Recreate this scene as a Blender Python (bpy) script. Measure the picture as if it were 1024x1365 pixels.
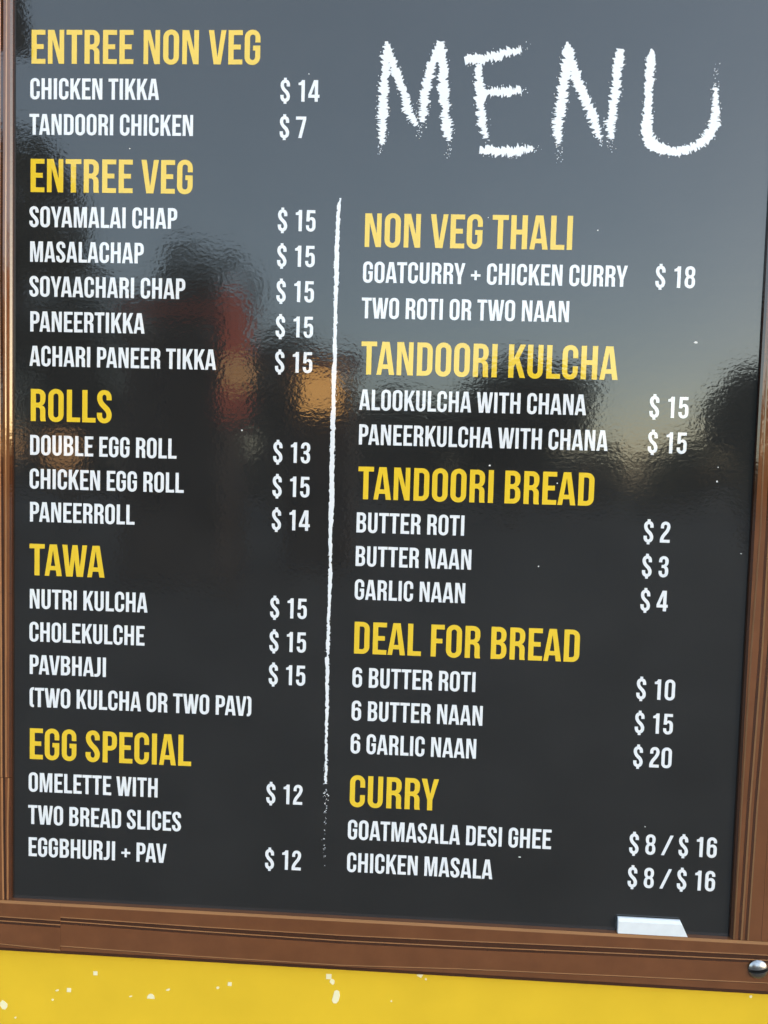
import bpy, bmesh, math, random
from mathutils import Vector, Matrix
R = math.radians
scene = bpy.context.scene
col = scene.collection
for o in list(bpy.data.objects):
    bpy.data.objects.remove(o)

# ------------------------------------------------------------------ camera
CZ = 1.60                                   # eye height, metres
ROLL, PITCH, YAW, FPX = R(1.599), R(3.029), R(2.557), 1000.0
fwd = Vector((-math.sin(YAW)*math.cos(PITCH), math.cos(YAW)*math.cos(PITCH), -math.sin(PITCH)))
rgt = Vector((math.cos(YAW), math.sin(YAW), 0))
upv = rgt.cross(fwd)
rr = rgt*math.cos(ROLL) + upv*math.sin(ROLL)
uu = -rgt*math.sin(ROLL) + upv*math.cos(ROLL)
cam = bpy.data.cameras.new('camera')
cam.sensor_fit = 'HORIZONTAL'; cam.sensor_width = 36.0; cam.lens = 36.0*FPX/1024.0
cam.clip_start = 0.02; cam.clip_end = 2000
cam.dof.use_dof = True; cam.dof.focus_distance = 1.0; cam.dof.aperture_fstop = 8.0
camo = bpy.data.objects.new('camera', cam); col.objects.link(camo)
m = Matrix((rr, uu, -fwd)).transposed().to_4x4()
m.translation = Vector((0, -1, CZ)); camo.matrix_world = m
scene.camera = camo

# ------------------------------------------------------------------ sky, sun, exposure
SUN_EL, SUN_ROT = R(11), R(124)              # low veiled evening sun off to the right; the board is lit mostly by open sky
world = bpy.data.worlds.new('World'); scene.world = world; world.use_nodes = True
wn = world.node_tree; bg = wn.nodes['Background']
sky = wn.nodes.new('ShaderNodeTexSky'); sky.sky_type = 'NISHITA'; sky.sun_disc = False
sky.sun_elevation = SUN_EL; sky.sun_rotation = SUN_ROT
sky.air_density = 1.0; sky.dust_density = .8; sky.ozone_density = 1.0; sky.altitude = 0
veil = wn.nodes.new('ShaderNodeMix'); veil.data_type = 'RGBA'; veil.inputs[0].default_value = .40      # thin even high cloud over the clear sky
veil.inputs[7].default_value = (2.75, 3.2, 3.55, 1)
wn.links.new(sky.outputs[0], veil.inputs[6]); wn.links.new(veil.outputs[2], bg.inputs[0]); bg.inputs[1].default_value = 0.15
sl = bpy.data.lights.new('sun', 'SUN'); sl.energy = 0.2; sl.angle = R(14); sl.color = (1, .95, .88)
so = bpy.data.objects.new('sun', sl); col.objects.link(so)
sd = Vector((math.sin(SUN_ROT)*math.cos(SUN_EL), math.cos(SUN_ROT)*math.cos(SUN_EL), math.sin(SUN_EL)))
so.rotation_euler = sd.to_track_quat('Z', 'Y').to_euler(); so.location = sd*30
vs = scene.view_settings
vs.view_transform = 'Standard'; vs.look = 'None'; vs.gamma = 1; vs.use_curve_mapping = False
vs.exposure = 2.05
scene.render.engine = 'CYCLES'

# ------------------------------------------------------------------ helpers
def at(px, py, t=0.0):
    """photo pixel -> point. t = 0: on the board face; t > 0: a thing mirrored in the board, t metres in front of it"""
    d = rr*((px-512)/FPX) - uu*((py-682.5)/FPX) + fwd
    return Vector((d.x/d.y*(1+t), -t, CZ + d.z/d.y*(1+t)))
def tag(o, label=None, cat=None, group=None, kind=None):
    for k, v in (('label', label), ('category', cat), ('group', group), ('kind', kind)):
        if v: o[k] = v
    return o
def empty(name, loc=(0, 0, 0)):
    o = bpy.data.objects.new(name, None); o.empty_display_size = .1; col.objects.link(o); o.location = loc; return o
def link(name, me, mats, parent=None):
    o = bpy.data.objects.new(name, me); col.objects.link(o)
    for mt in (mats if isinstance(mats, (list, tuple)) else [mats]): me.materials.append(mt)
    if parent:
        o.parent = parent
        o.matrix_parent_inverse = Matrix.Translation(-parent.location) if parent.type == 'EMPTY' else Matrix()
    return o
def mesh(name, vs_, fs, mats, parent=None, mi=None, smooth=False):
    me = bpy.data.meshes.new(name); me.from_pydata([tuple(v) for v in vs_], [], fs); me.update()
    o = link(name, me, mats, parent)
    if mi:
        for p, k in zip(me.polygons, mi): p.material_index = k
    if smooth:
        for p in me.polygons: p.use_smooth = True
    return o
def box(a, b):
    (x0, y0, z0), (x1, y1, z1) = a, b
    v = [(x0,y0,z0),(x1,y0,z0),(x1,y1,z0),(x0,y1,z0),(x0,y0,z1),(x1,y0,z1),(x1,y1,z1),(x0,y1,z1)]
    return v, [(0,3,2,1),(4,5,6,7),(0,1,5,4),(1,2,6,5),(2,3,7,6),(3,0,4,7)]
def boxes(name, lst, mats, parent=None, bevel=0):
    V, Fc = [], []
    for a, b in lst:
        v, f = box(a, b); n = len(V); V += v; Fc += [tuple(i+n for i in q) for q in f]
    o = mesh(name, V, Fc, mats, parent)
    if bevel:
        bm = bmesh.new(); bm.from_mesh(o.data)
        bmesh.ops.bevel(bm, geom=bm.edges[:], offset=bevel, segments=2, affect='EDGES')
        bm.to_mesh(o.data); bm.free()
    return o

# ------------------------------------------------------------------ materials
def vinyl(name, rgb, rough=.045, ior=1.8, grain=None, mottle=.06, peel=1.0, dots=False):
    """printed film under one glossy laminate: same orange peel over every colour (object positions in metres)"""
    mt = bpy.data.materials.new(name); mt.use_nodes = True
    nt = mt.node_tree; N = nt.nodes; L = nt.links
    bs = N['Principled BSDF']; bs.inputs['Roughness'].default_value = rough; bs.inputs['IOR'].default_value = ior
    geo = N.new('ShaderNodeNewGeometry')
    def noise(scale, vec=None, detail=2.0, sc=None):
        n = N.new('ShaderNodeTexNoise'); n.inputs['Scale'].default_value = scale; n.inputs['Detail'].default_value = detail
        src = geo.outputs['Position']
        if sc:
            mp = N.new('ShaderNodeMapping'); mp.inputs['Scale'].default_value = sc; L.new(src, mp.inputs[0]); src = mp.outputs[0]
        L.new(src, n.inputs['Vector']); return n
    # colour: slight unevenness of the print, streaks for wood
    n1 = noise(9.0, detail=4) if not grain else noise(30.0, detail=6, sc=grain)
    mr = N.new('ShaderNodeMapRange'); mr.inputs[1].default_value = .3; mr.inputs[2].default_value = .7
    mr.inputs[3].default_value = 1-mottle; mr.inputs[4].default_value = 1+mottle
    L.new(n1.outputs[0], mr.inputs[0])
    mx = N.new('ShaderNodeMix'); mx.data_type = 'RGBA'; mx.blend_type = 'MULTIPLY'; mx.inputs[0].default_value = 1
    mx.inputs[6].default_value = (*rgb, 1); L.new(mr.outputs[0], mx.inputs[7])
    out = mx.outputs[2]
    if dots:                                # tiny grit under and on the film
        vo = N.new('ShaderNodeTexVoronoi'); vo.inputs['Scale'].default_value = 60; L.new(geo.outputs['Position'], vo.inputs['Vector'])
        lt = N.new('ShaderNodeMath'); lt.operation = 'LESS_THAN'; lt.inputs[1].default_value = .035; L.new(vo.outputs['Distance'], lt.inputs[0])
        m2 = N.new('ShaderNodeMix'); m2.data_type = 'RGBA'; m2.blend_type = 'MULTIPLY'; m2.inputs[7].default_value = (.35, .35, .35, 1)
        L.new(lt.outputs[0], m2.inputs[0]); L.new(out, m2.inputs[6]); out = m2.outputs[2]
    L.new(out, bs.inputs['Base Color'])
    # gloss is a little uneven: wiped and dusty areas
    n4 = noise(5.0, detail=5, sc=(1, 1, 1.6))
    rm = N.new('ShaderNodeMapRange'); rm.inputs[1].default_value = .35; rm.inputs[2].default_value = .7
    rm.inputs[3].default_value = rough; rm.inputs[4].default_value = rough+.035; L.new(n4.outputs[0], rm.inputs[0]); L.new(rm.outputs[0], bs.inputs['Roughness'])
    # orange peel
    a = noise(185, detail=1.5, sc=(1, 1, 1.3)); b = noise(38, detail=1, sc=(1, 1, 1.7))
    b1 = N.new('ShaderNodeBump'); b1.inputs['Strength'].default_value = 1; b1.inputs['Distance'].default_value = PEEL_A*peel; L.new(a.outputs[0], b1.inputs['Height'])
    b2 = N.new('ShaderNodeBump'); b2.inputs['Strength'].default_value = 1; b2.inputs['Distance'].default_value = PEEL_B*peel; L.new(b.outputs[0], b2.inputs['Height'])
    L.new(b1.outputs[0], b2.inputs['Normal']); L.new(b2.outputs[0], bs.inputs['Normal'])
    return mt
def plain(name, rgb, rough=.7, metal=0, emit=None, var=.25, scale=6.0, bump=0):
    mt = bpy.data.materials.new(name); mt.use_nodes = True
    nt = mt.node_tree; N = nt.nodes; L = nt.links; bs = N['Principled BSDF']
    bs.inputs['Roughness'].default_value = rough; bs.inputs['Metallic'].default_value = metal
    geo = N.new('ShaderNodeNewGeometry'); n = N.new('ShaderNodeTexNoise'); n.inputs['Scale'].default_value = scale; n.inputs['Detail'].default_value = 5
    L.new(geo.outputs['Position'], n.inputs['Vector'])
    mr = N.new('ShaderNodeMapRange'); mr.inputs[1].default_value = .3; mr.inputs[2].default_value = .7; mr.inputs[3].default_value = 1-var; mr.inputs[4].default_value = 1+var
    L.new(n.outputs[0], mr.inputs[0])
    mx = N.new('ShaderNodeMix'); mx.data_type = 'RGBA'; mx.blend_type = 'MULTIPLY'; mx.inputs[0].default_value = 1; mx.inputs[6].default_value = (*rgb, 1)
    L.new(mr.outputs[0], mx.inputs[7]); L.new(mx.outputs[2], bs.inputs['Base Color'])
    if bump:
        b = N.new('ShaderNodeBump'); b.inputs['Distance'].default_value = bump; L.new(n.outputs[0], b.inputs['Height']); L.new(b.outputs[0], bs.inputs['Normal'])
    if emit:
        bs.inputs['Emission Color'].default_value = (*emit[0], 1); bs.inputs['Emission Strength'].default_value = emit[1]
    return mt
PEEL_A, PEEL_B = 5.6e-5, 6.0e-5
M = dict(
    board=vinyl('charcoal_print', (.0195, .0197, .0202), dots=True, mottle=.12),
    white=vinyl('white_print', (.78, .815, .865), mottle=.02),
    yellow=vinyl('yellow_print', (.79, .55, .036), mottle=.03),
    panel_yellow=vinyl('yellow_panel_print', (.72, .485, .031), mottle=.05, rough=.12, ior=1.4),
    cream=vinyl('cream_print', (.82, .78, .52), mottle=.04, rough=.12, ior=1.4),
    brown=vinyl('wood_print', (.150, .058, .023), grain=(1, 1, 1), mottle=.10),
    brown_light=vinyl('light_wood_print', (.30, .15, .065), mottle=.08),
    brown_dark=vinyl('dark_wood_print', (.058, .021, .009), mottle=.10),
    steel=plain('screw_steel', (.42, .42, .43), .28, 1, var=.12, scale=300),
    slot=plain('slot_shade', (.012, .011, .010), .8, var=.3, scale=300),  # near-black slot floor: shade inside the cut put in as colour
    chalk=plain('white_chalk', (.68, .73, .78), .55, var=.03, scale=120),
    dust=plain('pale_dust', (.75, .76, .76), .9, var=.1, scale=400),
    asphalt=plain('paving', (.062, .057, .053), .85, var=.3, scale=1.5),
    leaf=plain('foliage', (.045, .06, .03), .7, var=.4, scale=1.2),
    stall=plain('dark_timber', (.075, .045, .033), .7, var=.2),
    red=plain('red_cloth', (.72, .13, .06), .8, var=.1),
    red_glow=plain('red_cloth_added_glow', (.6, .1, .05), .6, emit=((1, .20, .10), .20), var=.1),  # banner cloth is no lamp; emission added to strengthen its mirrored red
    lamp=plain('warm_lamp_glass', (.3, .2, .1), .5, emit=((1, .50, .13), 1.2)),
    lamp_dim=plain('dim_lamp_glass', (.3, .2, .1), .5, emit=((1, .48, .16), .48)),
    canvas=plain('dark_canvas', (.02, .021, .022), .8, var=.15),
    bark=plain('bark', (.08, .06, .045), .9, var=.3, scale=8),
)

# ------------------------------------------------------------------ condensed capitals: advance width and outlines per letter (cap height 700)
def c(*a): return ('c',)+a
GL={
'A':(400,[[(12,0),(122,700),(277,700),(389,0),(278,0),(259,127),(129,127),(110,0)],[(144,222),(244,222),(194,576)]]),
'B':(400,[[(41,0),(41,700),(208,700),c(362,700,362,550),(362,510),c(362,385,290,366),c(370,345,370,215),(370,160),c(370,0,212,0)],
  [(151,415),(151,600),(203,600),c(252,600,252,545),(252,475),c(252,415,195,415)],[(151,100),(151,315),(200,315),c(260,315,260,250),(260,160),c(260,100,207,100)]]),
'C':(382,[[(30,160),(30,540),c(30,710,194,710),c(356,710,356,540),(356,437),(252,437),(252,547),c(252,610,197,610),c(140,610,140,547),(140,153),c(140,90,197,90),c(252,90,252,153),(252,268),(356,268),(356,160),c(356,-10,194,-10),c(30,-10,30,160)]]),
'D':(402,[[(41,0),(41,700),(212,700),c(370,700,370,540),(370,160),c(370,0,212,0)],[(151,100),(151,600),(207,600),c(260,600,260,545),(260,155),c(260,100,207,100)]]),
'E':(352,[[(41,0),(41,700),(337,700),(337,600),(151,600),(151,405),(299,405),(299,305),(151,305),(151,100),(337,100),(337,0)]]),
'F':(336,[[(41,0),(41,700),(327,700),(327,600),(151,600),(151,395),(285,395),(285,295),(151,295),(151,0)]]),
'G':(388,[[(30,160),(30,540),c(30,710,194,710),c(358,710,358,540),(358,450),(254,450),(254,547),c(254,610,197,610),c(140,610,140,547),(140,153),c(140,90,197,90),c(254,90,254,153),(254,285),(205,285),(205,385),(358,385),(358,160),c(358,-10,194,-10),c(30,-10,30,160)]]),
'H':(423,[[(41,0),(41,700),(151,700),(151,403),(272,403),(272,700),(382,700),(382,0),(272,0),(272,303),(151,303),(151,0)]]),
'I':(192,[[(41,0),(41,700),(151,700),(151,0)]]),
'J':(268,[[(10,0),(10,98),(58,96),c(118,92,118,160),(118,700),(228,700),(228,165),c(228,-5,85,-5)]]),
'K':(404,[[(41,0),(41,700),(151,700),(151,407),(283,700),(394,700),(263,415),(397,0),(282,0),(187,298),(151,235),(151,0)]]),
'L':(338,[[(41,0),(41,700),(151,700),(151,100),(330,100),(330,0)]]),
'M':(534,[[(41,0),(41,700),(195,700),(268,200),(339,700),(493,700),(493,0),(388,0),(388,502),(312,0),(216,0),(140,495),(140,0)]]),
'N':(428,[[(41,0),(41,700),(180,700),(290,282),(290,700),(388,700),(388,0),(275,0),(140,505),(140,0)]]),
'O':(394,[[(30,160),(30,540),c(30,710,197,710),c(364,710,364,540),(364,160),c(364,-10,197,-10),c(30,-10,30,160)],[(140,153),(140,547),c(140,610,197,610),c(254,610,254,547),(254,153),c(254,90,197,90),c(140,90,140,153)]]),
'P':(374,[[(41,0),(41,700),(205,700),c(359,700,359,540),(359,432),c(359,272,205,272),(151,272),(151,0)],[(151,372),(151,600),(200,600),c(249,600,249,545),(249,427),c(249,372,200,372)]]),
'R':(394,[[(41,0),(41,700),(205,700),c(361,700,361,548),(361,500),c(361,362,285,345),c(358,330,358,235),(358,95),c(358,30,370,0),(258,0),c(248,30,248,90),(248,228),c(248,300,190,300),(151,300),(151,0)],[(151,400),(151,600),(203,600),c(250,600,250,545),(250,462),c(250,400,195,400)]]),
'S':(368,[[(25,545),(25,530),c(25,430,110,340),(175,275),c(232,220,232,155),c(232,90,182,90),c(132,90,132,160),(132,215),(22,215),(22,165),c(22,-10,180,-10),c(342,-10,342,165),(342,175),c(342,275,255,360),(190,422),c(135,478,135,545),c(135,610,183,610),c(230,610,230,545),(230,490),(338,490),(338,545),c(338,710,182,710),c(25,710,25,545)]]),
'T':(358,[[(12,600),(12,700),(346,700),(346,600),(234,600),(234,0),(124,0),(124,600)]]),
'U':(396,[[(36,160),(36,700),(146,700),(146,153),c(146,90,200,90),c(254,90,254,153),(254,700),(360,700),(360,160),c(360,-10,198,-10),c(36,-10,36,160)]]),
'V':(384,[[(8,700),(119,700),(196,145),(273,700),(376,700),(268,0),(118,0)]]),
'W':(562,[[(10,700),(119,700),(172,205),(231,700),(342,700),(398,205),(452,700),(552,700),(466,0),(327,0),(283,375),(238,0),(97,0)]]),
'Y':(378,[[(5,700),(120,700),(194,365),(268,700),(373,700),(245,232),(245,0),(135,0),(135,232)]]),
'0':(400,[[(28,160),(28,540),c(28,710,200,710),c(372,710,372,540),(372,160),c(372,-10,200,-10),c(28,-10,28,160)],[(138,153),(138,547),c(138,610,200,610),c(262,610,262,547),(262,153),c(262,90,200,90),c(138,90,138,153)]]),
'1':(400,[[(85,535),(85,612),c(175,615,193,700),(296,700),(296,0),(186,0),(186,535)]]),
'2':(400,[[(25,0),(25,85),c(25,190,120,305),(190,395),c(245,470,245,545),c(245,610,193,610),c(143,610,143,545),(143,480),(38,480),(38,540),c(38,710,197,710),c(355,710,355,540),c(355,430,270,320),(188,215),c(143,155,143,100),(350,100),(350,0)]]),
'3':(400,[[(33,500),(33,540),c(33,710,193,710),c(352,710,352,545),(352,520),c(352,400,280,365),c(352,335,352,215),(352,160),c(352,-10,193,-10),c(33,-10,33,160),(33,210),(139,210),(139,155),c(139,90,190,90),c(242,90,242,155),(242,215),c(242,312,170,312),(125,312),(125,412),(170,412),c(242,412,242,490),(242,545),c(242,610,190,610),c(139,610,139,548),(139,500)]]),
'4':(400,[[(200,700),(340,700),(340,226),(392,226),(392,126),(340,126),(340,0),(232,0),(232,126),(18,126),(18,226)],[(120,226),(232,226),(232,535)]]),
'5':(400,[[(45,325),(60,700),(342,700),(342,600),(160,600),(153,437),c(178,472,225,472),c(358,472,358,310),(358,160),c(358,-10,195,-10),c(35,-10,35,160),(35,200),(139,200),(139,153),c(139,90,192,90),c(248,90,248,153),(248,320),c(248,380,196,380),c(149,380,149,325)]]),
'6':(400,[[(30,160),(30,535),c(30,710,198,710),c(362,710,362,545),(362,510),(256,510),(256,545),c(256,610,200,610),c(140,610,140,535),(140,420),c(165,460,228,460),c(366,460,366,300),(366,160),c(366,-10,198,-10),c(30,-10,30,160)],[(140,153),(140,310),c(140,365,198,365),c(256,365,256,305),(256,153),c(256,90,198,90),c(140,90,140,153)]]),
'7':(386,[[(22,700),(366,700),(366,610),(222,0),(112,0),(258,600),(22,600)]]),
'8':(400,[[(30,160),(30,200),c(30,325,98,365),c(36,400,36,510),(36,550),c(36,710,200,710),c(362,710,362,550),(362,510),c(362,400,302,365),c(368,325,368,200),(368,160),c(368,-10,200,-10),c(30,-10,30,160)],[(142,475),(142,547),c(142,610,199,610),c(256,610,256,547),(256,475),c(256,415,199,415),c(142,415,142,475)],[(138,153),(138,255),c(138,318,199,318),c(260,318,260,255),(260,153),c(260,90,199,90),c(138,90,138,153)]]),
'+':(372,[[(28,260),(28,338),(147,338),(147,460),(225,460),(225,338),(344,338),(344,260),(225,260),(225,138),(147,138),(147,260)]]),
'/':(410,[[(5,0),(300,700),(405,700),(110,0)]]),
'(':(205,[[(35,140),(35,560),c(35,710,150,710),(190,710),(190,620),(175,620),c(145,620,145,570),(145,130),c(145,80,175,80),(190,80),(190,-10),(150,-10),c(35,-10,35,140)]]),
' ':(160,[]),
}
GL[')']=(205,[[tuple(['c',205-p[1],p[2],205-p[3],p[4]]) if p[0]=='c' else (205-p[0],p[1]) for p in ct] for ct in GL['('][1]])
GL['$']=(382,[[(25,545),(25,530),c(25,430,110,340),(175,275),c(232,220,232,155),c(232,90,182,90),c(132,90,132,160),(132,215),(22,215),(22,165),c(22,12,134,-4),(134,-72),(230,-72),(230,-4),c(342,12,342,165),(342,175),c(342,275,255,360),(190,422),c(135,478,135,545),c(135,610,183,610),c(230,610,230,545),(230,490),(338,490),(338,545),c(338,688,230,704),(230,772),(134,772),(134,704),c(25,688,25,545)]])
KERN={'AV':-20,'VA':-20,'TA':-22,'AT':-22,'YA':-22,'AY':-22,'TW':0,'LT':-20,'AW':-12,'WA':-12,'PA':-20,'CY':0,'RY':-6}
# ------------------------------------------------------------------ ground and the wall the menu is fixed to
def disc(name, r, n, z, mat):
    return mesh(name, [(r*math.cos(2*math.pi*i/n), r*math.sin(2*math.pi*i/n), z) for i in range(n)], [tuple(range(n))], mat)
tag(disc('ground', 400, 64, 0, M['asphalt']), kind='structure')
wall = boxes('wall', [((-1.6, .008, 0), (1.6, .12, 2.75))], M['panel_yellow'], bevel=.004)
tag(wall, 'bright yellow printed wall with cream flecks under the brown frame', 'wall')

random.seed(4)
def blob(c, w, h, kind, rot=0):
    """small flat printed shape (thin raised film) at c, w x h metres"""
    if kind == 'sq': pts = [(-.5,-.5),(.5,-.45),(.48,.5),(-.5,.48)]
    elif kind == 'half': pts = [(.5,-.45),(-.5,-.45)]+[(-.5*math.cos(a*math.pi/10), -.45+.95*math.sin(a*math.pi/10)) for a in range(1, 10)]
    elif kind == 'bean': pts = [(.1,.5),(.4,.42),(.5,.1),(.35,-.3),(.1,-.5),(-.3,-.5),(-.5,-.3),(-.35,.05),(-.2,.42)]
    else: pts = [(.5*math.cos(a*math.pi/4)*random.uniform(.75,1.1), .5*math.sin(a*math.pi/4)*random.uniform(.75,1.1)) for a in range(8)]
    q = []
    for x, y in pts:
        x *= w; y *= h
        q.append((x*math.cos(rot)-y*math.sin(rot), x*math.sin(rot)+y*math.cos(rot)))
    n = len(q)
    if sum(q[i][0]*q[(i+1)%n][1]-q[(i+1)%n][0]*q[i][1] for i in range(n)) < 0: q.reverse()
    V = [(c.x+x, c.y-.0003, c.z+y) for x, y in q]+[(c.x+x, c.y+.0002, c.z+y) for x, y in q]
    return V, [tuple(range(n))]+[(i, i+n, (i+1) % n+n, (i+1) % n) for i in range(n)]
FL = [(6,1270.5,5,4,'o'),(89.5,1272.5,8,6,'o'),(124,1302.5,6,6,'sq'),(88.5,1325,6,6,'sq'),(72.5,1325.5,6,3,'o'),(66.5,1338,3.5,3.5,'o'),(171.5,1333.5,5,2,'o'),
 (198.5,1333.5,11,7.5,'half'),(221.5,1324.5,8,3,'o'),(288.5,1322,5.5,4,'o'),(304.5,1317,5.5,5.5,'sq'),(437.5,1307,7.5,7.5,'sq'),(442,1313.5,7,9,'o'),(447,1334,11,19,'bean'),
 (1,1345,11,14,'o'),(16.5,1362,3,3,'o'),(560,1305,7,6,'sq'),(568,1310.5,3.5,3,'o'),(521.5,1340,3,3,'o'),(1004.5,1334,4.5,4,'o'),(-20,1320,9,9,'sq'),(1060,1345,8,12,'bean')]
def onwall(px, py):
    p = at(px, py); p.y = .008; return p
for x, y, w, h, k in FL:
    v, f = blob(onwall(x, y), w*.00102, h*.00102, k, {'sq': random.uniform(-.1,.1), 'o': .3}.get(k, 0) if (x, y) != (560, 1305) else -.5)
    mesh('paint_fleck', v, f, M['cream'], wall)

# ------------------------------------------------------------------ the menu board
XL, XR, ZB, ZT = -.5515, .4362, CZ-.6115, CZ+.700
board = empty('menu_board', (-.06, 0, ZB-.074))
tag(board, 'tall glossy charcoal food menu board in a brown wooden frame', 'menu board')
boxes('panel', [((XL-.02, 0, ZB-.02), (XR+.02, .0075, ZT+.02))], M['board'], board)

def rail(name, origin, along, across, length, stations, heights, mats_i, label=None):
    """moulded frame piece: profile of (across offset, height) lofted along its length; offsets differ per station"""
    V, Fc, MI = [], [], []
    n = len(heights)
    for s, offs in stations:
        for o_, h in zip(offs, heights):
            p = Vector(origin)+Vector(along)*length*s+Vector(across)*o_
            V.append((p.x, .0075 if h is None else -h, p.z))
    for k in range(len(stations)-1):
        for i in range(n-1):
            Fc.append((k*n+i, k*n+i+1, (k+1)*n+i+1, (k+1)*n+i)); MI.append(mats_i[i])
    Fc.append(tuple(range(n))); MI.append(0)
    e = (len(stations)-1)*n
    Fc.append(tuple(e+i for i in range(n))[::-1]); MI.append(0)
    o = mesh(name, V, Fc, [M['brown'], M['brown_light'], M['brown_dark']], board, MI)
    bm = bmesh.new(); bm.from_mesh(o.data); bmesh.ops.recalc_face_normals(bm, faces=bm.faces[:]); bm.to_mesh(o.data); bm.free()
    if label: o['label'] = label
    return o
mm = .001
# profile of the horizontal rail, from the board side outwards (mm), with heights off the wall (mm)
RH = [None, 7.2, 8.0, 8.0, 8.2, 7.4, 7.4, 7.6, 6.9, 7.1, 7.1, 7.3, 6.4, 6.4, 5.6, None]
RH = [None if h is None else h*mm for h in RH]
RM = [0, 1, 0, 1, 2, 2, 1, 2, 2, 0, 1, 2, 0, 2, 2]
def rst(s, a, b, g):          # a, b: the two groove lines; g: lowest line, all mm below the inner edge
    return (s, [v*mm for v in (0, 0, 3.8, a-1, a, a+.8, b-1.2, b, b+.9, b+4, g-1, g, g+1.2, max(g+1.6, 68.5), 73.6, 73.6)])
XJ = at(84, 1230).x
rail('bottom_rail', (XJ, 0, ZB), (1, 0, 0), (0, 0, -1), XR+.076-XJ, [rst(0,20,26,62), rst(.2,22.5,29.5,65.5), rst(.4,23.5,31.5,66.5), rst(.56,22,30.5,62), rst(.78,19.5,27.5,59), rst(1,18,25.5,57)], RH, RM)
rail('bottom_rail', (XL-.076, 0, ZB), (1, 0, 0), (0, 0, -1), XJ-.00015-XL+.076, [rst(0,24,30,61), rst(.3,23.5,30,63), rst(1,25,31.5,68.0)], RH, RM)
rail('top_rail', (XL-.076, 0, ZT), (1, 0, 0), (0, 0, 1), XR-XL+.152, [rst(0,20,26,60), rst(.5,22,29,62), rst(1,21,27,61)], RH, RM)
SH = [None, 4.0, 6.0, 6.6, 5.8, 5.8, 6.8, 7.0, 6.4, 6.4, 7.2, 7.2, 6.6, 6.6, 7.4, 7.4, 6.5, 6.0, None]
SH = [None if h is None else h*mm for h in SH]
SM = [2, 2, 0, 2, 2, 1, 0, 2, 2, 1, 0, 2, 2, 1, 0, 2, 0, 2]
def sst(s, a, b, c_, d):      # positions of the four light lines, mm outwards from the board
    return (s, [v*mm for v in (0, 0, min(2.6, a-1.6), a-1.4, a-1.2, a-.9, a+.5, b-5.2, b-4.8, b-1.2, b+.6, c_-5, c_-4.6, c_-1, c_+.6, d-1, d, 73.6, 73.6)])
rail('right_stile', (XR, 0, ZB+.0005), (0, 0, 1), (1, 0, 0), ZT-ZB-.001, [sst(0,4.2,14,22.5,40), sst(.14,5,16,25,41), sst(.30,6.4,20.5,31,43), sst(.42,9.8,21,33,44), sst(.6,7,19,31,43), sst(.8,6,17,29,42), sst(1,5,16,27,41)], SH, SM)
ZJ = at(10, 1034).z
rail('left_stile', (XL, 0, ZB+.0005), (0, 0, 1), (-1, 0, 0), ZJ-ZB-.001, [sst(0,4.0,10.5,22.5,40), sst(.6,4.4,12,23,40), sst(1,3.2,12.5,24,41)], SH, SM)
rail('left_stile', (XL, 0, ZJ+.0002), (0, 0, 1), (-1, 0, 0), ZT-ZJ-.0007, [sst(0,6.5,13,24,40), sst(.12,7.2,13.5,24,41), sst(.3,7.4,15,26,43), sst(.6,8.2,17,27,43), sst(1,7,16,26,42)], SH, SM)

# slotted dome screws in the frame
def screw(c, r, h, rot):
    vsn = [-1,-.96,-.88,-.76,-.6,-.44,-.3,-.17,-.145,.145,.17,.3,.44,.6,.76,.88,.96,1]
    us = [math.sin(math.pi/2*(k/9-1)) for k in range(19)]
    V = []
    for v in vsn:
        w = math.sqrt(max(0, 1-v*v))
        for u in us:
            x = u*w; q = min(1, math.hypot(x, v)); z = h*math.sqrt(max(0, 1-q*q*.93))
            if abs(v) <= .15: z = min(z, h*.12)
            V.append((c.x+r*(x*math.cos(rot)-v*math.sin(rot)), c.y-z, c.z+r*(x*math.sin(rot)+v*math.cos(rot))))
    n = len(us)
    Fc = [(j*n+i, j*n+i+1, (j+1)*n+i+1, (j+1)*n+i) for j in range(len(vsn)-1) for i in range(n-1)]
    o = mesh('screw', V, Fc, [M['steel'], M['slot']], board, [1 if 7 <= q_//(n-1) <= 9 else 0 for q_ in range(len(Fc))], smooth=True)
    bm = bmesh.new(); bm.from_mesh(o.data); bmesh.ops.remove_doubles(bm, verts=bm.verts[:], dist=1e-6); bm.to_mesh(o.data); bm.free()
    o.data.set_sharp_from_angle(angle=R(40))
    o['label'] = 'grey slotted dome screw head'
for px, py, rot in ((1007, 1286.5, .17), (-13, 1236, .1)):
    p = at(px, py); p.y = -.0068; screw(p, .0128, .0075, rot)

# ------------------------------------------------------------------ printed lettering
def corner(p0, c_, p1, n=7):
    k = .58; out = []
    h0 = (p0[0]+(c_[0]-p0[0])*k, p0[1]+(c_[1]-p0[1])*k); h1 = (p1[0]+(c_[0]-p1[0])*k, p1[1]+(c_[1]-p1[1])*k)
    for i in range(1, n+1):
        t = i/n; a, b, d, e = (1-t)**3, 3*t*(1-t)**2, 3*t*t*(1-t), t**3
        out.append((a*p0[0]+b*h0[0]+d*h1[0]+e*p1[0], a*p0[1]+b*h0[1]+d*h1[1]+e*p1[1]))
    return out
def contour(ct):
    pts = []
    for p in ct:
        if p[0] == 'c': pts += corner(pts[-1], (p[1], p[2]), (p[3], p[4]))
        else: pts.append((p[0], p[1]))
    if math.hypot(pts[0][0]-pts[-1][0], pts[0][1]-pts[-1][1]) < 1e-6: pts.pop()
    return pts
GP = {ch: (a, [contour(ct) for ct in cts]) for ch, (a, cts) in GL.items()}
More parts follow.
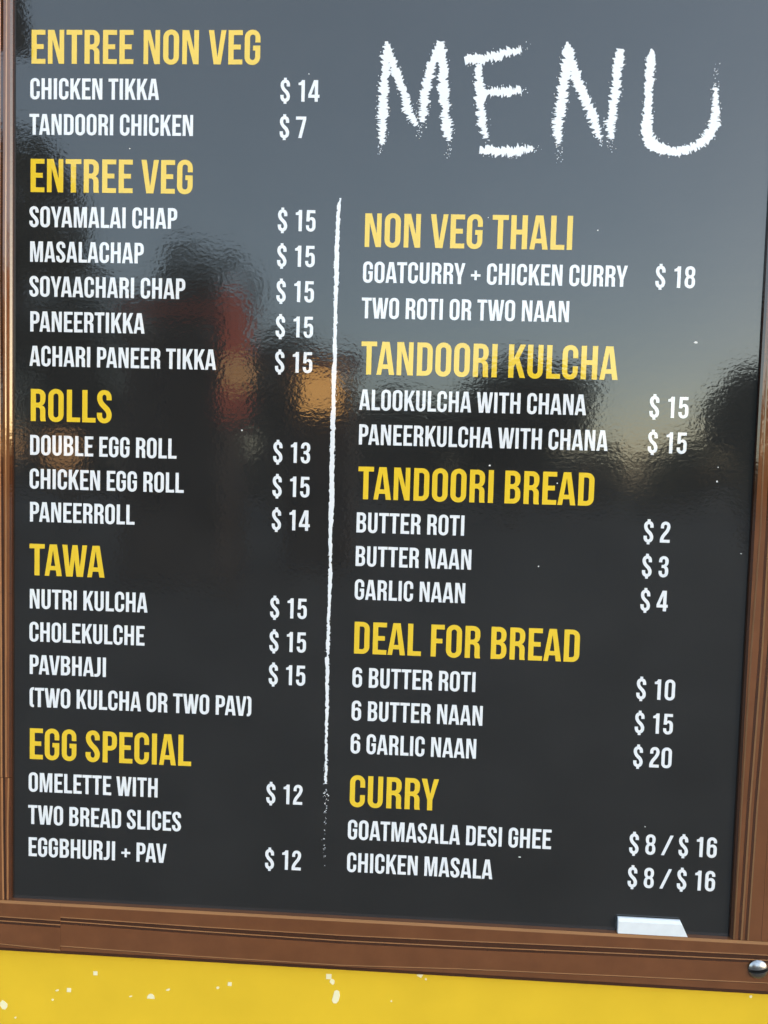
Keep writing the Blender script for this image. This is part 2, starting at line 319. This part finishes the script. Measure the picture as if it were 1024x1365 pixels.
def fill(contours):
    """filled flat letter shapes -> mesh data with holes, lying 0.3 mm proud of the board"""
    cu = bpy.data.curves.new('t', 'CURVE'); cu.dimensions = '2D'; cu.fill_mode = 'BOTH'; cu.extrude = .0002
    for pts in contours:
        sp = cu.splines.new('POLY'); sp.points.add(len(pts)-1)
        for q, p in zip(sp.points, pts): q.co = (p[0], p[1], 0, 1)
        sp.use_cyclic_u = True
    ob = bpy.data.objects.new('t', cu); col.objects.link(ob)
    dg = bpy.context.evaluated_depsgraph_get()
    me = bpy.data.meshes.new_from_object(ob.evaluated_get(dg))
    bpy.data.objects.remove(ob); bpy.data.curves.remove(cu)
    me.transform(Matrix.Rotation(R(90), 4, 'X')); me.materials.clear()
    return me
def text(kind, s, x, z, size, mat, fit=None):
    """size = cap height in metres; x = pen start; fit = width of the inked line in metres"""
    k = size/700; pen = 0; cs = [[]]
    out = []
    for i, ch in enumerate(s):
        if i: pen += KERN.get(s[i-1:i+1], 0)
        for ci, ct in enumerate(GP[ch][1]):
            out.append([((pen+p[0]), p[1]*k) for p in ct])
        pen += GP[ch][0]
    x0 = min(p[0] for c_ in out for p in c_); x1 = max(p[0] for c_ in out for p in c_)
    kx = k if fit is None else fit/(x1-x0)
    me = fill([[((p[0]-x0)*kx, p[1]) for p in c_] for c_ in out])
    me.transform(Matrix.Translation((x, -.0001, z)))
    o = link(kind, me, mat, board)
    o['label'] = ('yellow capitals reading ' if kind == 'heading_text' else 'white capitals reading ')+s
    return o
HS, IS = .0434, .0270
LEFT = [('H','ENTREE NON VEG',-528.2,527.1,305.2),('I','CHICKEN TIKKA',-529.8,481.3,173.3),('I','TANDOORI CHICKEN',-530.8,435.3,220.3),('H','ENTREE VEG',-529.0,360.6,219.0),
 ('I','SOYAMALAI CHAP',-530.5,314.8,200.5),('I','MASALACHAP',-529.4,268.9,154.8),('I','SOYAACHARI CHAP',-530.3,223.0,212.4),('I','PANEERTIKKA',-528.9,176.4,156.6),('I','ACHARI PANEER TIKKA',-529.8,130.3,255.0),
 ('H','ROLLS',-527.8,56.2,111.6),('I','DOUBLE EGG ROLL',-528.6,10.4,201.9),('I','CHICKEN EGG ROLL',-529.1,-35.4,212.9),('I','PANEERROLL',-528.5,-80.6,145.2),('H','TAWA',-529,-154.4,104.8),
 ('I','NUTRI KULCHA',-528.4,-200.3,164.4),('I','CHOLEKULCHE',-528.8,-246.1,161.1),('I','PAVBHAJI',-528.3,-291.8,107.1),('I','(TWO KULCHA OR TWO PAV)',-528.3,-337.7,309.8),('H','EGG SPECIAL',-527.8,-411.3,227.1),
 ('I','OMELETTE WITH',-529.3,-457.6,182.3),('I','TWO BREAD SLICES',-529.8,-503.9,216.2),('I','EGGBHURJI + PAV',-529,-550.0,195.5)]
RIGHT = [('H','NON VEG THALI',-80,294.8,269.8),('I','GOATCURRY + CHICKEN CURRY',-81.1,248.8,343.6),('I','TWO ROTI OR TWO NAAN',-81.6,202.2,271),('H','TANDOORI KULCHA',-80.6,128.7,336.2),
 ('I','ALOOKULCHA WITH CHANA',-81.6,82.0,298.2),('I','PANEERKULCHA WITH CHANA',-80.8,36.0,327.5),('H','TANDOORI BREAD',-80.3,-36.6,311.8),('I','BUTTER ROTI',-81,-81.4,143.8),('I','BUTTER NAAN',-81,-126.6,154.6),
 ('I','GARLIC NAAN',-81.1,-171.9,148),('H','DEAL FOR BREAD',-80,-245.6,301.2),('I','6 BUTTER ROTI',-81.1,-291.7,165.9),('I','6 BUTTER NAAN',-81.1,-337.4,177),('I','6 GARLIC NAAN',-81.2,-383,170.1),
 ('H','CURRY',-80.6,-457.2,120.8),('I','GOATMASALA DESI GHEE',-82,-503.1,276.2),('I','CHICKEN MASALA',-81.9,-549,198.7)]
for k, s, x, z, w in LEFT+RIGHT:
    text('heading_text' if k == 'H' else 'item_text', s, x*mm, CZ+z*mm, HS if k == 'H' else IS, M['yellow'] if k == 'H' else M['white'], w*mm)
PR = [(-195.4, [('$ 14',480.2),('$ 7',433.8),('$ 15',314),('$ 15',267.8),('$ 15',221.8),('$ 15',175.5),('$ 15',129),('$ 13',9.2),('$ 15',-36.4),('$ 14',-81.4),('$ 15',-201),('$ 15',-247),('$ 15',-292.6),('$ 12',-458.3),('$ 12',-550.7)]),
      (298.4, [('$ 18',248.6),('$ 15',81.3),('$ 15',35.2),('$ 2',-82.2),('$ 3',-127.8),('$ 4',-173.2),('$ 10',-292),('$ 15',-338),('$ 20',-384),('$ 8 / $ 16',-503.6),('$ 8 / $ 16',-549.8)])]
for x, rows in PR:
    for s, z in rows:
        text('price_text', s, x*mm, CZ+z*mm, .0274, M['white'])

# ------------------------------------------------------------------ chalk lettering and the chalk line
random.seed(11)
LAY = [0]
def chalk(strokes, label, name='chalk_letter', jag=1.0, step=.0008):
    """strokes: [(points (px, py, width px, solidity)), ...]; ragged dry-chalk edge, breaking into crumbs where solidity drops"""
    V, Fc = [], []
    def poly(pts, y):
        n = len(V); V.extend((p[0], y, p[1]) for p in pts); Fc.append(tuple(range(n, n+len(pts))))
    for st in strokes:
        LAY[0] += 1; y = -.00036-.00002*(LAY[0] % 9)
        P = [(at(a, b), w*.001, s) for a, b, w, s in st]
        smp = []
        for (p, w, s), (q, w2, s2) in zip(P[:-1], P[1:]):
            n = max(2, int((q-p).length/step))
            for i in range(n):
                t = i/n; smp.append((p.x+(q.x-p.x)*t, p.z+(q.z-p.z)*t, w+(w2-w)*t, s+(s2-s)*t))
        prev = None; ph = [random.random()*9, random.random()*9]
        hold = [0, 0]; amp = [1, 1]
        for i, (x, z, w, s) in enumerate(smp):
            j = min(i+4, len(smp)-1); k = max(0, i-4)
            dx, dz = smp[j][0]-smp[k][0], smp[j][1]-smp[k][1]; l = math.hypot(dx, dz) or 1
            dx /= l; dz /= l; nx, nz = -dz, dx
            if s < .42:                                   # crumbs
                prev = None
                for _ in range(2):
                    if random.random() < s*1.25:
                        u = random.gauss(0, .28)*w; cx, cz = x+nx*u+random.uniform(-1,1)*.001, z+nz*u
                        r = random.uniform(.0004, .0013)*(.6+s); a0 = random.random()*6
                        poly([(cx+r*random.uniform(.5,1.2)*math.cos(a0-k2*1.57), cz+r*random.uniform(.5,1.2)*math.sin(a0-k2*1.57)) for k2 in range(4)], y-.00001*random.randint(0, 8))
                continue
            e = []
            for sd_ in (0, 1):
                if hold[sd_] <= 0:
                    hold[sd_] = random.randint(2, 5)
                    amp[sd_] = random.choice((.78, .86, .92, .98, 1.06, 1.16, 1.26)) + random.uniform(-.05, .05)
                hold[sd_] -= 1
                amp[sd_] -= random.uniform(.02, .16)
                f = 1+(amp[sd_]-1)*jag
                if random.random() < (1.02-s)*.55: f = random.uniform(.1, .55)
                e.append(max(.06, f)*w/2)
            a = (x+nx*e[0], z+nz*e[0]); b = (x-nx*e[1], z-nz*e[1])
            if prev: poly([prev[0], a, b, prev[1]], y)
            prev = (a, b)
            if jag > .5 and random.random() < .14:          # loose flecks beside the edge
                sd_ = random.choice((1, -1)); u = sd_*w*.5*random.uniform(1.0, 1.28); r = random.uniform(.0003, .0008)
                cx, cz = x+nx*u, z+nz*u
                poly([(cx+r*math.cos(-k2*2.1+u*999), cz+r*1.5*math.sin(-k2*2.1+u*999)) for k2 in range(3)], y-.00009)
    o = mesh(name, V, Fc, M['white'], board); o['label'] = label
    bm = bmesh.new(); bm.from_mesh(o.data)
    for f in bm.faces:
        f.normal_update()
        if f.normal.y > 0: f.normal_flip()
    bm.to_mesh(o.data); bm.free()
    return o
def A(pts, ox, oy, sc): return [(ox+x/sc, oy+y/sc, w/sc, s) for x, y, w, s in pts]
a1 = lambda p: A(p, 440, 30, 3.413); a2 = lambda p: A(p, 720, 30, 3.368)
chalk([a1([(258,86,14,1),(260,115,40,1),(258,150,52,1),(255,200,46,1),(248,280,52,1),(243,360,50,.9),(238,440,56,.75),(240,500,44,.65),(236,540,34,.45),(230,570,28,.38),(215,605,26,.12)]),
       a1([(262,105,30,1),(285,180,40,1),(310,250,44,1),(335,320,44,.95),(350,385,52,.8),(372,435,46,.65),(388,462,38,.43),(400,490,36,.4),(412,530,30,.1)]),
       a1([(505,88,36,1),(485,140,50,1),(455,220,50,1),(440,290,52,.95),(430,350,50,.8),(422,410,54,.7),(420,445,40,.45),(416,475,36,.36),(410,530,30,.1)]),
       a1([(500,88,38,1),(508,150,52,1),(515,230,54,1),(518,320,54,1),(526,400,48,.8),(532,480,58,.72),(541,530,36,.45),(543,570,28,.35),(540,620,26,.1)])], 'ragged white chalk letter M')
chalk([a1([(612,172,42,1),(640,166,48,1),(690,165,52,1),(760,150,52,.95),(820,134,46,.85),(862,122,40,.5),(885,116,34,.3),(915,112,30,.1)]),
       a1([(672,190,36,1),(680,260,50,1),(680,330,50,1),(688,400,46,.85),(695,460,58,.75),(708,505,36,.6),(712,530,30,.4),(710,556,26,.25)]),
       a1([(696,318,44,1),(760,318,48,.9),(820,316,50,.8),(862,310,40,.55),(880,308,30,.3),(902,306,26,.1)]),
       a1([(680,581,40,1),(740,585,48,.9),(800,586,56,.85),(860,582,54,.8),(912,575,42,.55),(935,573,32,.33),(962,572,26,.1)])], 'ragged white chalk letter E')
chalk([a2([(122,86,8,1),(124,110,36,1),(128,150,58,1),(118,220,60,1),(105,290,56,1),(95,360,54,.9),(82,430,52,.75),(75,480,56,.65),(82,530,36,.5),(86,560,32,.35),(92,640,26,.08)]),
       a2([(132,125,36,1),(150,200,48,1),(170,270,54,1),(195,330,52,.95),(222,390,50,.8),(245,450,52,.68),(262,500,42,.5),(276,535,34,.38),(290,570,30,.15)]),
       a2([(360,118,40,1),(352,180,50,1),(345,250,52,1),(335,320,50,.95),(325,390,48,.8),(316,450,54,.7),(320,505,40,.5),(318,540,38,.36),(318,585,36,.12)])], 'ragged white chalk letter N')
u = chalk([a2([(498,118,6,1),(503,135,26,1),(497,170,42,1),(492,240,46,1),(488,320,42,1),(484,400,46,1),(480,470,54,1),(486,520,62,1),(505,548,60,1),(545,566,52,.95),(600,580,46,.95),(655,572,44,.95),(715,548,48,.85),(755,508,54,.75),(780,460,56,.7),(786,410,42,.75),(790,350,36,.6),(788,310,30,.45),(790,280,34,.4),(790,230,32,.2),(795,170,26,.1)])], 'ragged white chalk letter U', jag=.7)
dv = []
for x, y, w, s in [(454.4,263,1.5,.2),(454.2,265,2,.9),(453,269,3,1),(451.6,275,5,1),(450.8,288,6,1),(450,310,6,1),(449,340,6.5,1),(448.7,365,7,1),(448,390,6,1),(447.3,412,5,1),(447.3,425,5,1),(446.7,445,5,1),(446.5,460,5.6,1),(446.8,480,5.4,1),(445.3,500,7,1),(445,530,5.5,1),(444.5,548,7,1),(443.6,570,7.5,1),(443.2,600,7,1),(442.3,640,6.5,1),(442.2,670,8,1),(441.8,686,7,1),(440.7,705,5.5,1),
    (440.5,735,5,.95),(440.4,750,4,.7),(440.5,762,6,.95),(439.5,790,5.2,1),(438.7,815,4.6,1),(437.7,826,4.5,.62),(437.8,840,5,.9),(437.5,860,6,.8),(436,880,6,.62),(436.7,895,6,.95),(436.2,912,5,.7),(436.5,930,6,.95),(436,950,4.8,.9),(435.4,975,4.5,.7),(435,990,4,.75),(435.2,1010,4.3,.6),(434.6,1022,5,.42),(434,1035,4.6,.55),(434.3,1048,4.5,.40),(434.5,1065,5,.36),(433.7,1085,5,.28),(434,1105,4,.16),(432.3,1118,3,.3),(432,1130,2,.2),(433,1160,2,.1)]:
    dv.append((x, y, w, s))
chalk([dv], 'thin broken white chalk line between the two columns', 'divider_line', jag=.55, step=.0016)

# bits of dust and chipped film on the glossy face
for x, y, w, h in [(927.5,456.5,5,3),(956,642,2.6,2.6),(957.5,623,1.6,1.6),(653,620.5,3,2.5),(743,644,2,2),(718,755,2,2),(173,198,2.2,1.8),(322.5,573.5,2.6,2),(693,1142.5,4,1.2),(860,1102,1.6,1.6),(797,307,2,2),(412,98.5,1.8,1.8),(651,290,1.5,1.5),(988,738,2.2,1.2)]:
    p = at(x, y); v, f = blob(p, w*.001, h*.001, 'o'); mesh('dust_speck', v, f, M['dust'], board)

# ------------------------------------------------------------------ chalk block on the ledge of the frame
q = [at(822, 1241.5), at(914.5, 1246.5), at(905.5, 1227), at(822, 1221.2)]
zb = ZB+.0002; zt = zb+.0206
x0, x1, x2 = q[0].x, q[1].x, q[2].x
pro = [(-.0012, zb), (-.0066, zb), (-.0066, zt-.0042), (-.0052, zt-.0012), (-.0036, zt), (-.0012, zt)]
V = []
for y_, z_ in pro: V.append((x0, y_, z_))
for y_, z_ in pro: V.append((x1+(x2-x1)*(z_-zb)/(zt-zb), y_, z_))
n = len(pro)
ch = mesh('chalk_block', V, [(i, (i+1) % n, (i+1) % n+n, i+n) for i in range(n)]+[tuple(range(n))[::-1], tuple(range(n, 2*n))], M['chalk'])
bm = bmesh.new(); bm.from_mesh(ch.data); bmesh.ops.recalc_face_normals(bm, faces=bm.faces[:]); bm.to_mesh(ch.data); bm.free()
tag(ch, 'short white chalk block with a slanted end on the frame ledge', 'chalk')

# ------------------------------------------------------------------ what the glossy board mirrors: trees and lit stalls across the open ground behind the camera
def leaves(cx, cy, cz, lobes, n, size, seed):
    rnd = random.Random(seed); V, Fc = [], []
    for _ in range(n):
        ox, oy, oz, rx, ry, rz = rnd.choice(lobes)
        while True:
            d = Vector((rnd.uniform(-1,1), rnd.uniform(-1,1), rnd.uniform(-1,1)))
            if d.length <= 1: break
        d = d.normalized()*(d.length**.5)
        p = Vector((cx+ox+d.x*rx, cy+oy+d.y*ry, cz+oz+d.z*rz))
        a = Vector((rnd.gauss(0,1), rnd.gauss(0,1), rnd.gauss(0,1))).normalized(); b = a.orthogonal().normalized(); s = size*rnd.uniform(.6,1.3)
        k = len(V); V += [p+a*s, p+b*s*.55, p-a*s, p-b*s*.55]; Fc.append((k, k+1, k+2, k+3))
    return V, Fc
def tube(pts, n=8):
    V, Fc = [], []
    for i, (p, r) in enumerate(pts):
        p = Vector(p); d = Vector(pts[min(i+1, len(pts)-1)][0])-Vector(pts[max(0, i-1)][0]); d.normalize()
        a = d.orthogonal().normalized(); b = d.cross(a)
        V += [p+(a*math.cos(2*math.pi*k/n)+b*math.sin(2*math.pi*k/n))*r for k in range(n)]
    for i in range(len(pts)-1):
        for k in range(n): Fc.append((i*n+k, i*n+(k+1) % n, (i+1)*n+(k+1) % n, (i+1)*n+k))
    return V, Fc
def tree(px, top, t, half, label, seed, low=None):
    """px, top: mirrored crown centre and top in the photo; half: half width in pixels; t: metres in front of the board"""
    c_ = at(px, top, t); s = (1+t)/1000; r = half*s; H = c_.z; base = max(1.2, H*.22 if low is None else low)
    root = empty('tree', (c_.x, -t, 0)); rnd = random.Random(seed)
    hh = (H-base)/2; mid = base+hh; lobes = []
    for k in range(9):
        a = k*2.4; f = rnd.uniform(.35, .62); zz = rnd.uniform(-.55, .5)
        w = math.sqrt(1-zz*zz)
        lobes.append((r*f*w*math.cos(a), r*f*w*math.sin(a), hh*zz, r*.48, r*.48, hh*.42))
    lobes += [(0, 0, 0, r*.6, r*.6, hh*.7), (0, 0, hh*.45, r*.45, r*.45, hh*.55)]
    v, f = leaves(c_.x, -t, mid, lobes, int(2600), max(.16, r*.085), seed); mesh('crown', v, f, M['leaf'], root)
    pts = [((c_.x, -t, 0), .07*hh+.06), ((c_.x+.1, -t, base), .05*hh+.05), ((c_.x-.05, -t, mid), .03*hh+.03), ((c_.x, -t, mid+hh*.5), .02)]
    V, Fc = tube(pts)
    for k in range(5):
        a = k*1.3+seed; b0 = Vector((c_.x+.05, -t, base+hh*.25*k/2)); e = b0+Vector((math.cos(a)*r*.6, math.sin(a)*r*.6, hh*.55))
        v2, f2 = tube([(b0, .03*hh), ((b0+e)/2+Vector((0, 0, .1)), .02*hh), (e, .01)], 6); n0 = len(V); V += v2; Fc += [tuple(i+n0 for i in q_) for q_ in f2]
    mesh('trunk', V, Fc, M['bark'], root, smooth=True)
    tag(root, label, 'tree', 'trees mirrored in the board')
tree(-40, 150, 13, 190, 'tall broad dark tree mirrored against the left stile', 1)
tree(255, 318, 22, 95, 'round dark tree rising behind the mirrored timber kiosk', 2)
tree(690, 468, 26, 110, 'broad dark tree mirrored behind the word KULCHA of the heading', 3)
tree(1010, 480, 18, 62, 'small round dark tree mirrored against the right stile', 5)
tree(530, 515, 30, 90, 'low dark tree mirrored behind the word ALOOKULCHA', 6)
tree(95, 395, 20, 105, 'middling dark tree filling the gap left of the mirrored kiosk', 7)
tree(372, 428, 24, 75, 'narrow dark tree between the red banner and the lit stall', 8)
V, Fc = [], []
rnd = random.Random(9)
for k in range(60):
    x = -75+150*k/59; h = rnd.uniform(2.6, 3.6)
    v, f = leaves(x, -38+rnd.uniform(-2, 2), h*.5, [(0, 0, 0, 2.0, 1.6, h*.5), (.6, 0, h*.15, 1.4, 1.2, h*.45)], 260, .42, 100+k)
    n0 = len(V); V += v; Fc += [tuple(i+n0 for i in q_) for q_ in f]
tag(mesh('hedge', V, Fc, M['leaf']), 'far dark hedge mirrored along the bottom of the sky', 'hedge', kind='stuff')

def kiosk(xa, xb, top, t, label, hatch=None):
    """small timber stall facing the board: walls, fascia, roof, counter, posts"""
    a, b = at(xa, top, t), at(xb, top, t); z = min(a.z, b.z); y = -t
    root = empty('food_stall', ((a.x+b.x)/2, y, 0)); x0, x1 = a.x, b.x
    boxes('wall', [((x0, y-1.4, 0), (x1, y-1.36, z-.3)), ((x0, y-1.36, 0), (x0+.04, y-.04, z-.3)), ((x1-.04, y-1.36, 0), (x1, y-.04, z-.3)), ((x0, y-.04, 0), (x1, y, .95))], M['stall'], root)
    boxes('roof', [((x0-.12, y-1.5, z-.1), (x1+.12, y+.18, z))], M['stall'], root)
    boxes('fascia', [((x0-.06, y+.02, z-.28), (x1+.06, y+.06, z-.1))], M['red'], root)
    boxes('counter', [((x0-.05, y-.1, .955), (x1+.05, y+.16, 1.0))], M['stall'], root)
    for x in (x0, x1-.06): boxes('post', [((x, y+.002, 0), (x+.06, y+.062, .95)), ((x, y+.002, 1.002), (x+.06, y+.018, z-.1))], M['stall'], root)
    if hatch:
        p0, p1 = at(hatch[0], hatch[1], t+.3), at(hatch[2], hatch[3], t+.3)
        boxes('lit_panel', [((p0.x, y-.34, p1.z), (p1.x, y-.30, p0.z))], M['lamp'], root, bevel=.01)
    tag(root, label, 'stall')
kiosk(165, 300, 392, 9, 'tall dark timber kiosk with red fascia, mirrored beside the red banner')
kiosk(385, 470, 470, 11, 'small dark stall with a warmly lit panel, mirrored by the chalk line', (402, 492, 452, 548))

def banner(xa, xb, ytop, ybot, t):
    a, b = at(xa, ytop, t), at(xb, ybot, t); y = -t
    root = empty('banner', (a.x, y, 0))
    v, f = tube([((a.x-.03, y, 0), .025), ((a.x-.03, y, a.z+.05), .015)]); mesh('pole', v, f, M['bark'], root, smooth=True)
    n = 9; V = []; w = b.x-a.x
    for s in (0, .012):
        for i in range(n+1):
            z = b.z+(a.z-b.z)*i/n; ww = w*(1 if i < n-2 else (1-.45*((i-n+2)/2)**2))
            V += [(a.x-.02, y-s+.02*math.sin(i*.9), z), (a.x-.02+ww, y-s+.05*math.sin(i*.9+.6), z)]
    m_ = 2*(n+1); Fc = []
    for i in range(n): k = 2*i; Fc += [(k, k+1, k+3, k+2), (m_+k, m_+k+2, m_+k+3, m_+k+1), (k, k+2, m_+k+2, m_+k), (k+1, m_+k+1, m_+k+3, k+3)]
    Fc += [(0, m_, m_+1, 1), (m_-2, m_-1, 2*m_-1, 2*m_-2)]
    mesh('cloth', V, Fc, M['red_glow'], root)
    tag(root, 'narrow red banner with added glow on a pole, mirrored beside the tall kiosk', 'banner')
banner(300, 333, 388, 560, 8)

def lantern(px, py, size, t, label, mat):
    c_ = at(px, py, t); s = size*(1+t)/1000/2; y = -t; H = c_.z+s
    root = empty('lantern', (c_.x, y, 0))
    v, f = tube([((c_.x, y, 0), .05), ((c_.x, y, .3), .035), ((c_.x, y, c_.z-s), .025)]); mesh('post', v, f, M['stall'], root, smooth=True)
    n = 14; prof = [(0, -1), (.55, -.95), (.85, -.6), (1, 0), (.85, .6), (.55, .95), (0, 1)]
    V = [(c_.x+s*r_*math.cos(2*math.pi*k/n), y+s*r_*math.sin(2*math.pi*k/n), c_.z+s*1.15*z_) for r_, z_ in prof for k in range(n)]
    mesh('globe', V, [(i*n+k, i*n+(k+1) % n, (i+1)*n+(k+1) % n, (i+1)*n+k) for i in range(len(prof)-1) for k in range(n)], mat, root, smooth=True)
    v, f = tube([((c_.x, y, c_.z+s*1.1), s*.6), ((c_.x, y, c_.z+s*1.3), s*.15)], 12); mesh('cap', v, f, M['stall'], root)
    tag(root, label, 'lantern')
lantern(317, 498, 40, 7.6, 'warm round lantern mirrored in front of the red banner', M['lamp_dim'])
lantern(10, 590, 34, 10, 'dim warm lantern mirrored on the left edge of the frame', M['lamp_dim'])
lantern(84, 602, 44, 14, 'dim warm lantern mirrored behind the words DOUBLE EGG ROLL', M['lamp_dim'])

# end of the wall's own dark canvas awning, mirrored in the top left corner of the board
p0, p1 = at(40, 72, .8), at(26, -20, .8)
root = empty('awning', (p0.x-.35, 0, p0.z))
hz = .34
V = []
for s in (0, .012):
    pts = [(p0.x-.9, p0.z), (p0.x, p0.z), (p0.x-.006, p0.z+.06), (p1.x-.004, p0.z+.16), (p1.x-.05, p0.z+.28), (p1.x-.12, p0.z+hz), (p0.x-.9, p0.z+hz)]
    V += [(x, -.8-s, z) for x, z in pts]
n = 7
mesh('valance', V, [tuple(range(n)), tuple(range(2*n-1, n-1, -1))]+[(i, i+n, (i+1) % n+n, (i+1) % n) for i in range(n)], M['canvas'], root)
xa, xb, zz = p0.x-.9, p1.x-.12, p0.z+hz
mesh('canopy', [(xa, -.814, zz), (xb, -.814, zz), (xb, .006, 2.74), (xa, .006, 2.74), (xa, -.814, zz+.015), (xb, -.814, zz+.015), (xb, .006, 2.755), (xa, .006, 2.755)],
     [(0,3,2,1),(4,5,6,7),(0,1,5,4),(1,2,6,5),(2,3,7,6),(3,0,4,7)], M['canvas'], root)
tag(root, 'dark canvas awning fixed to the yellow wall above the left stile', 'awning')
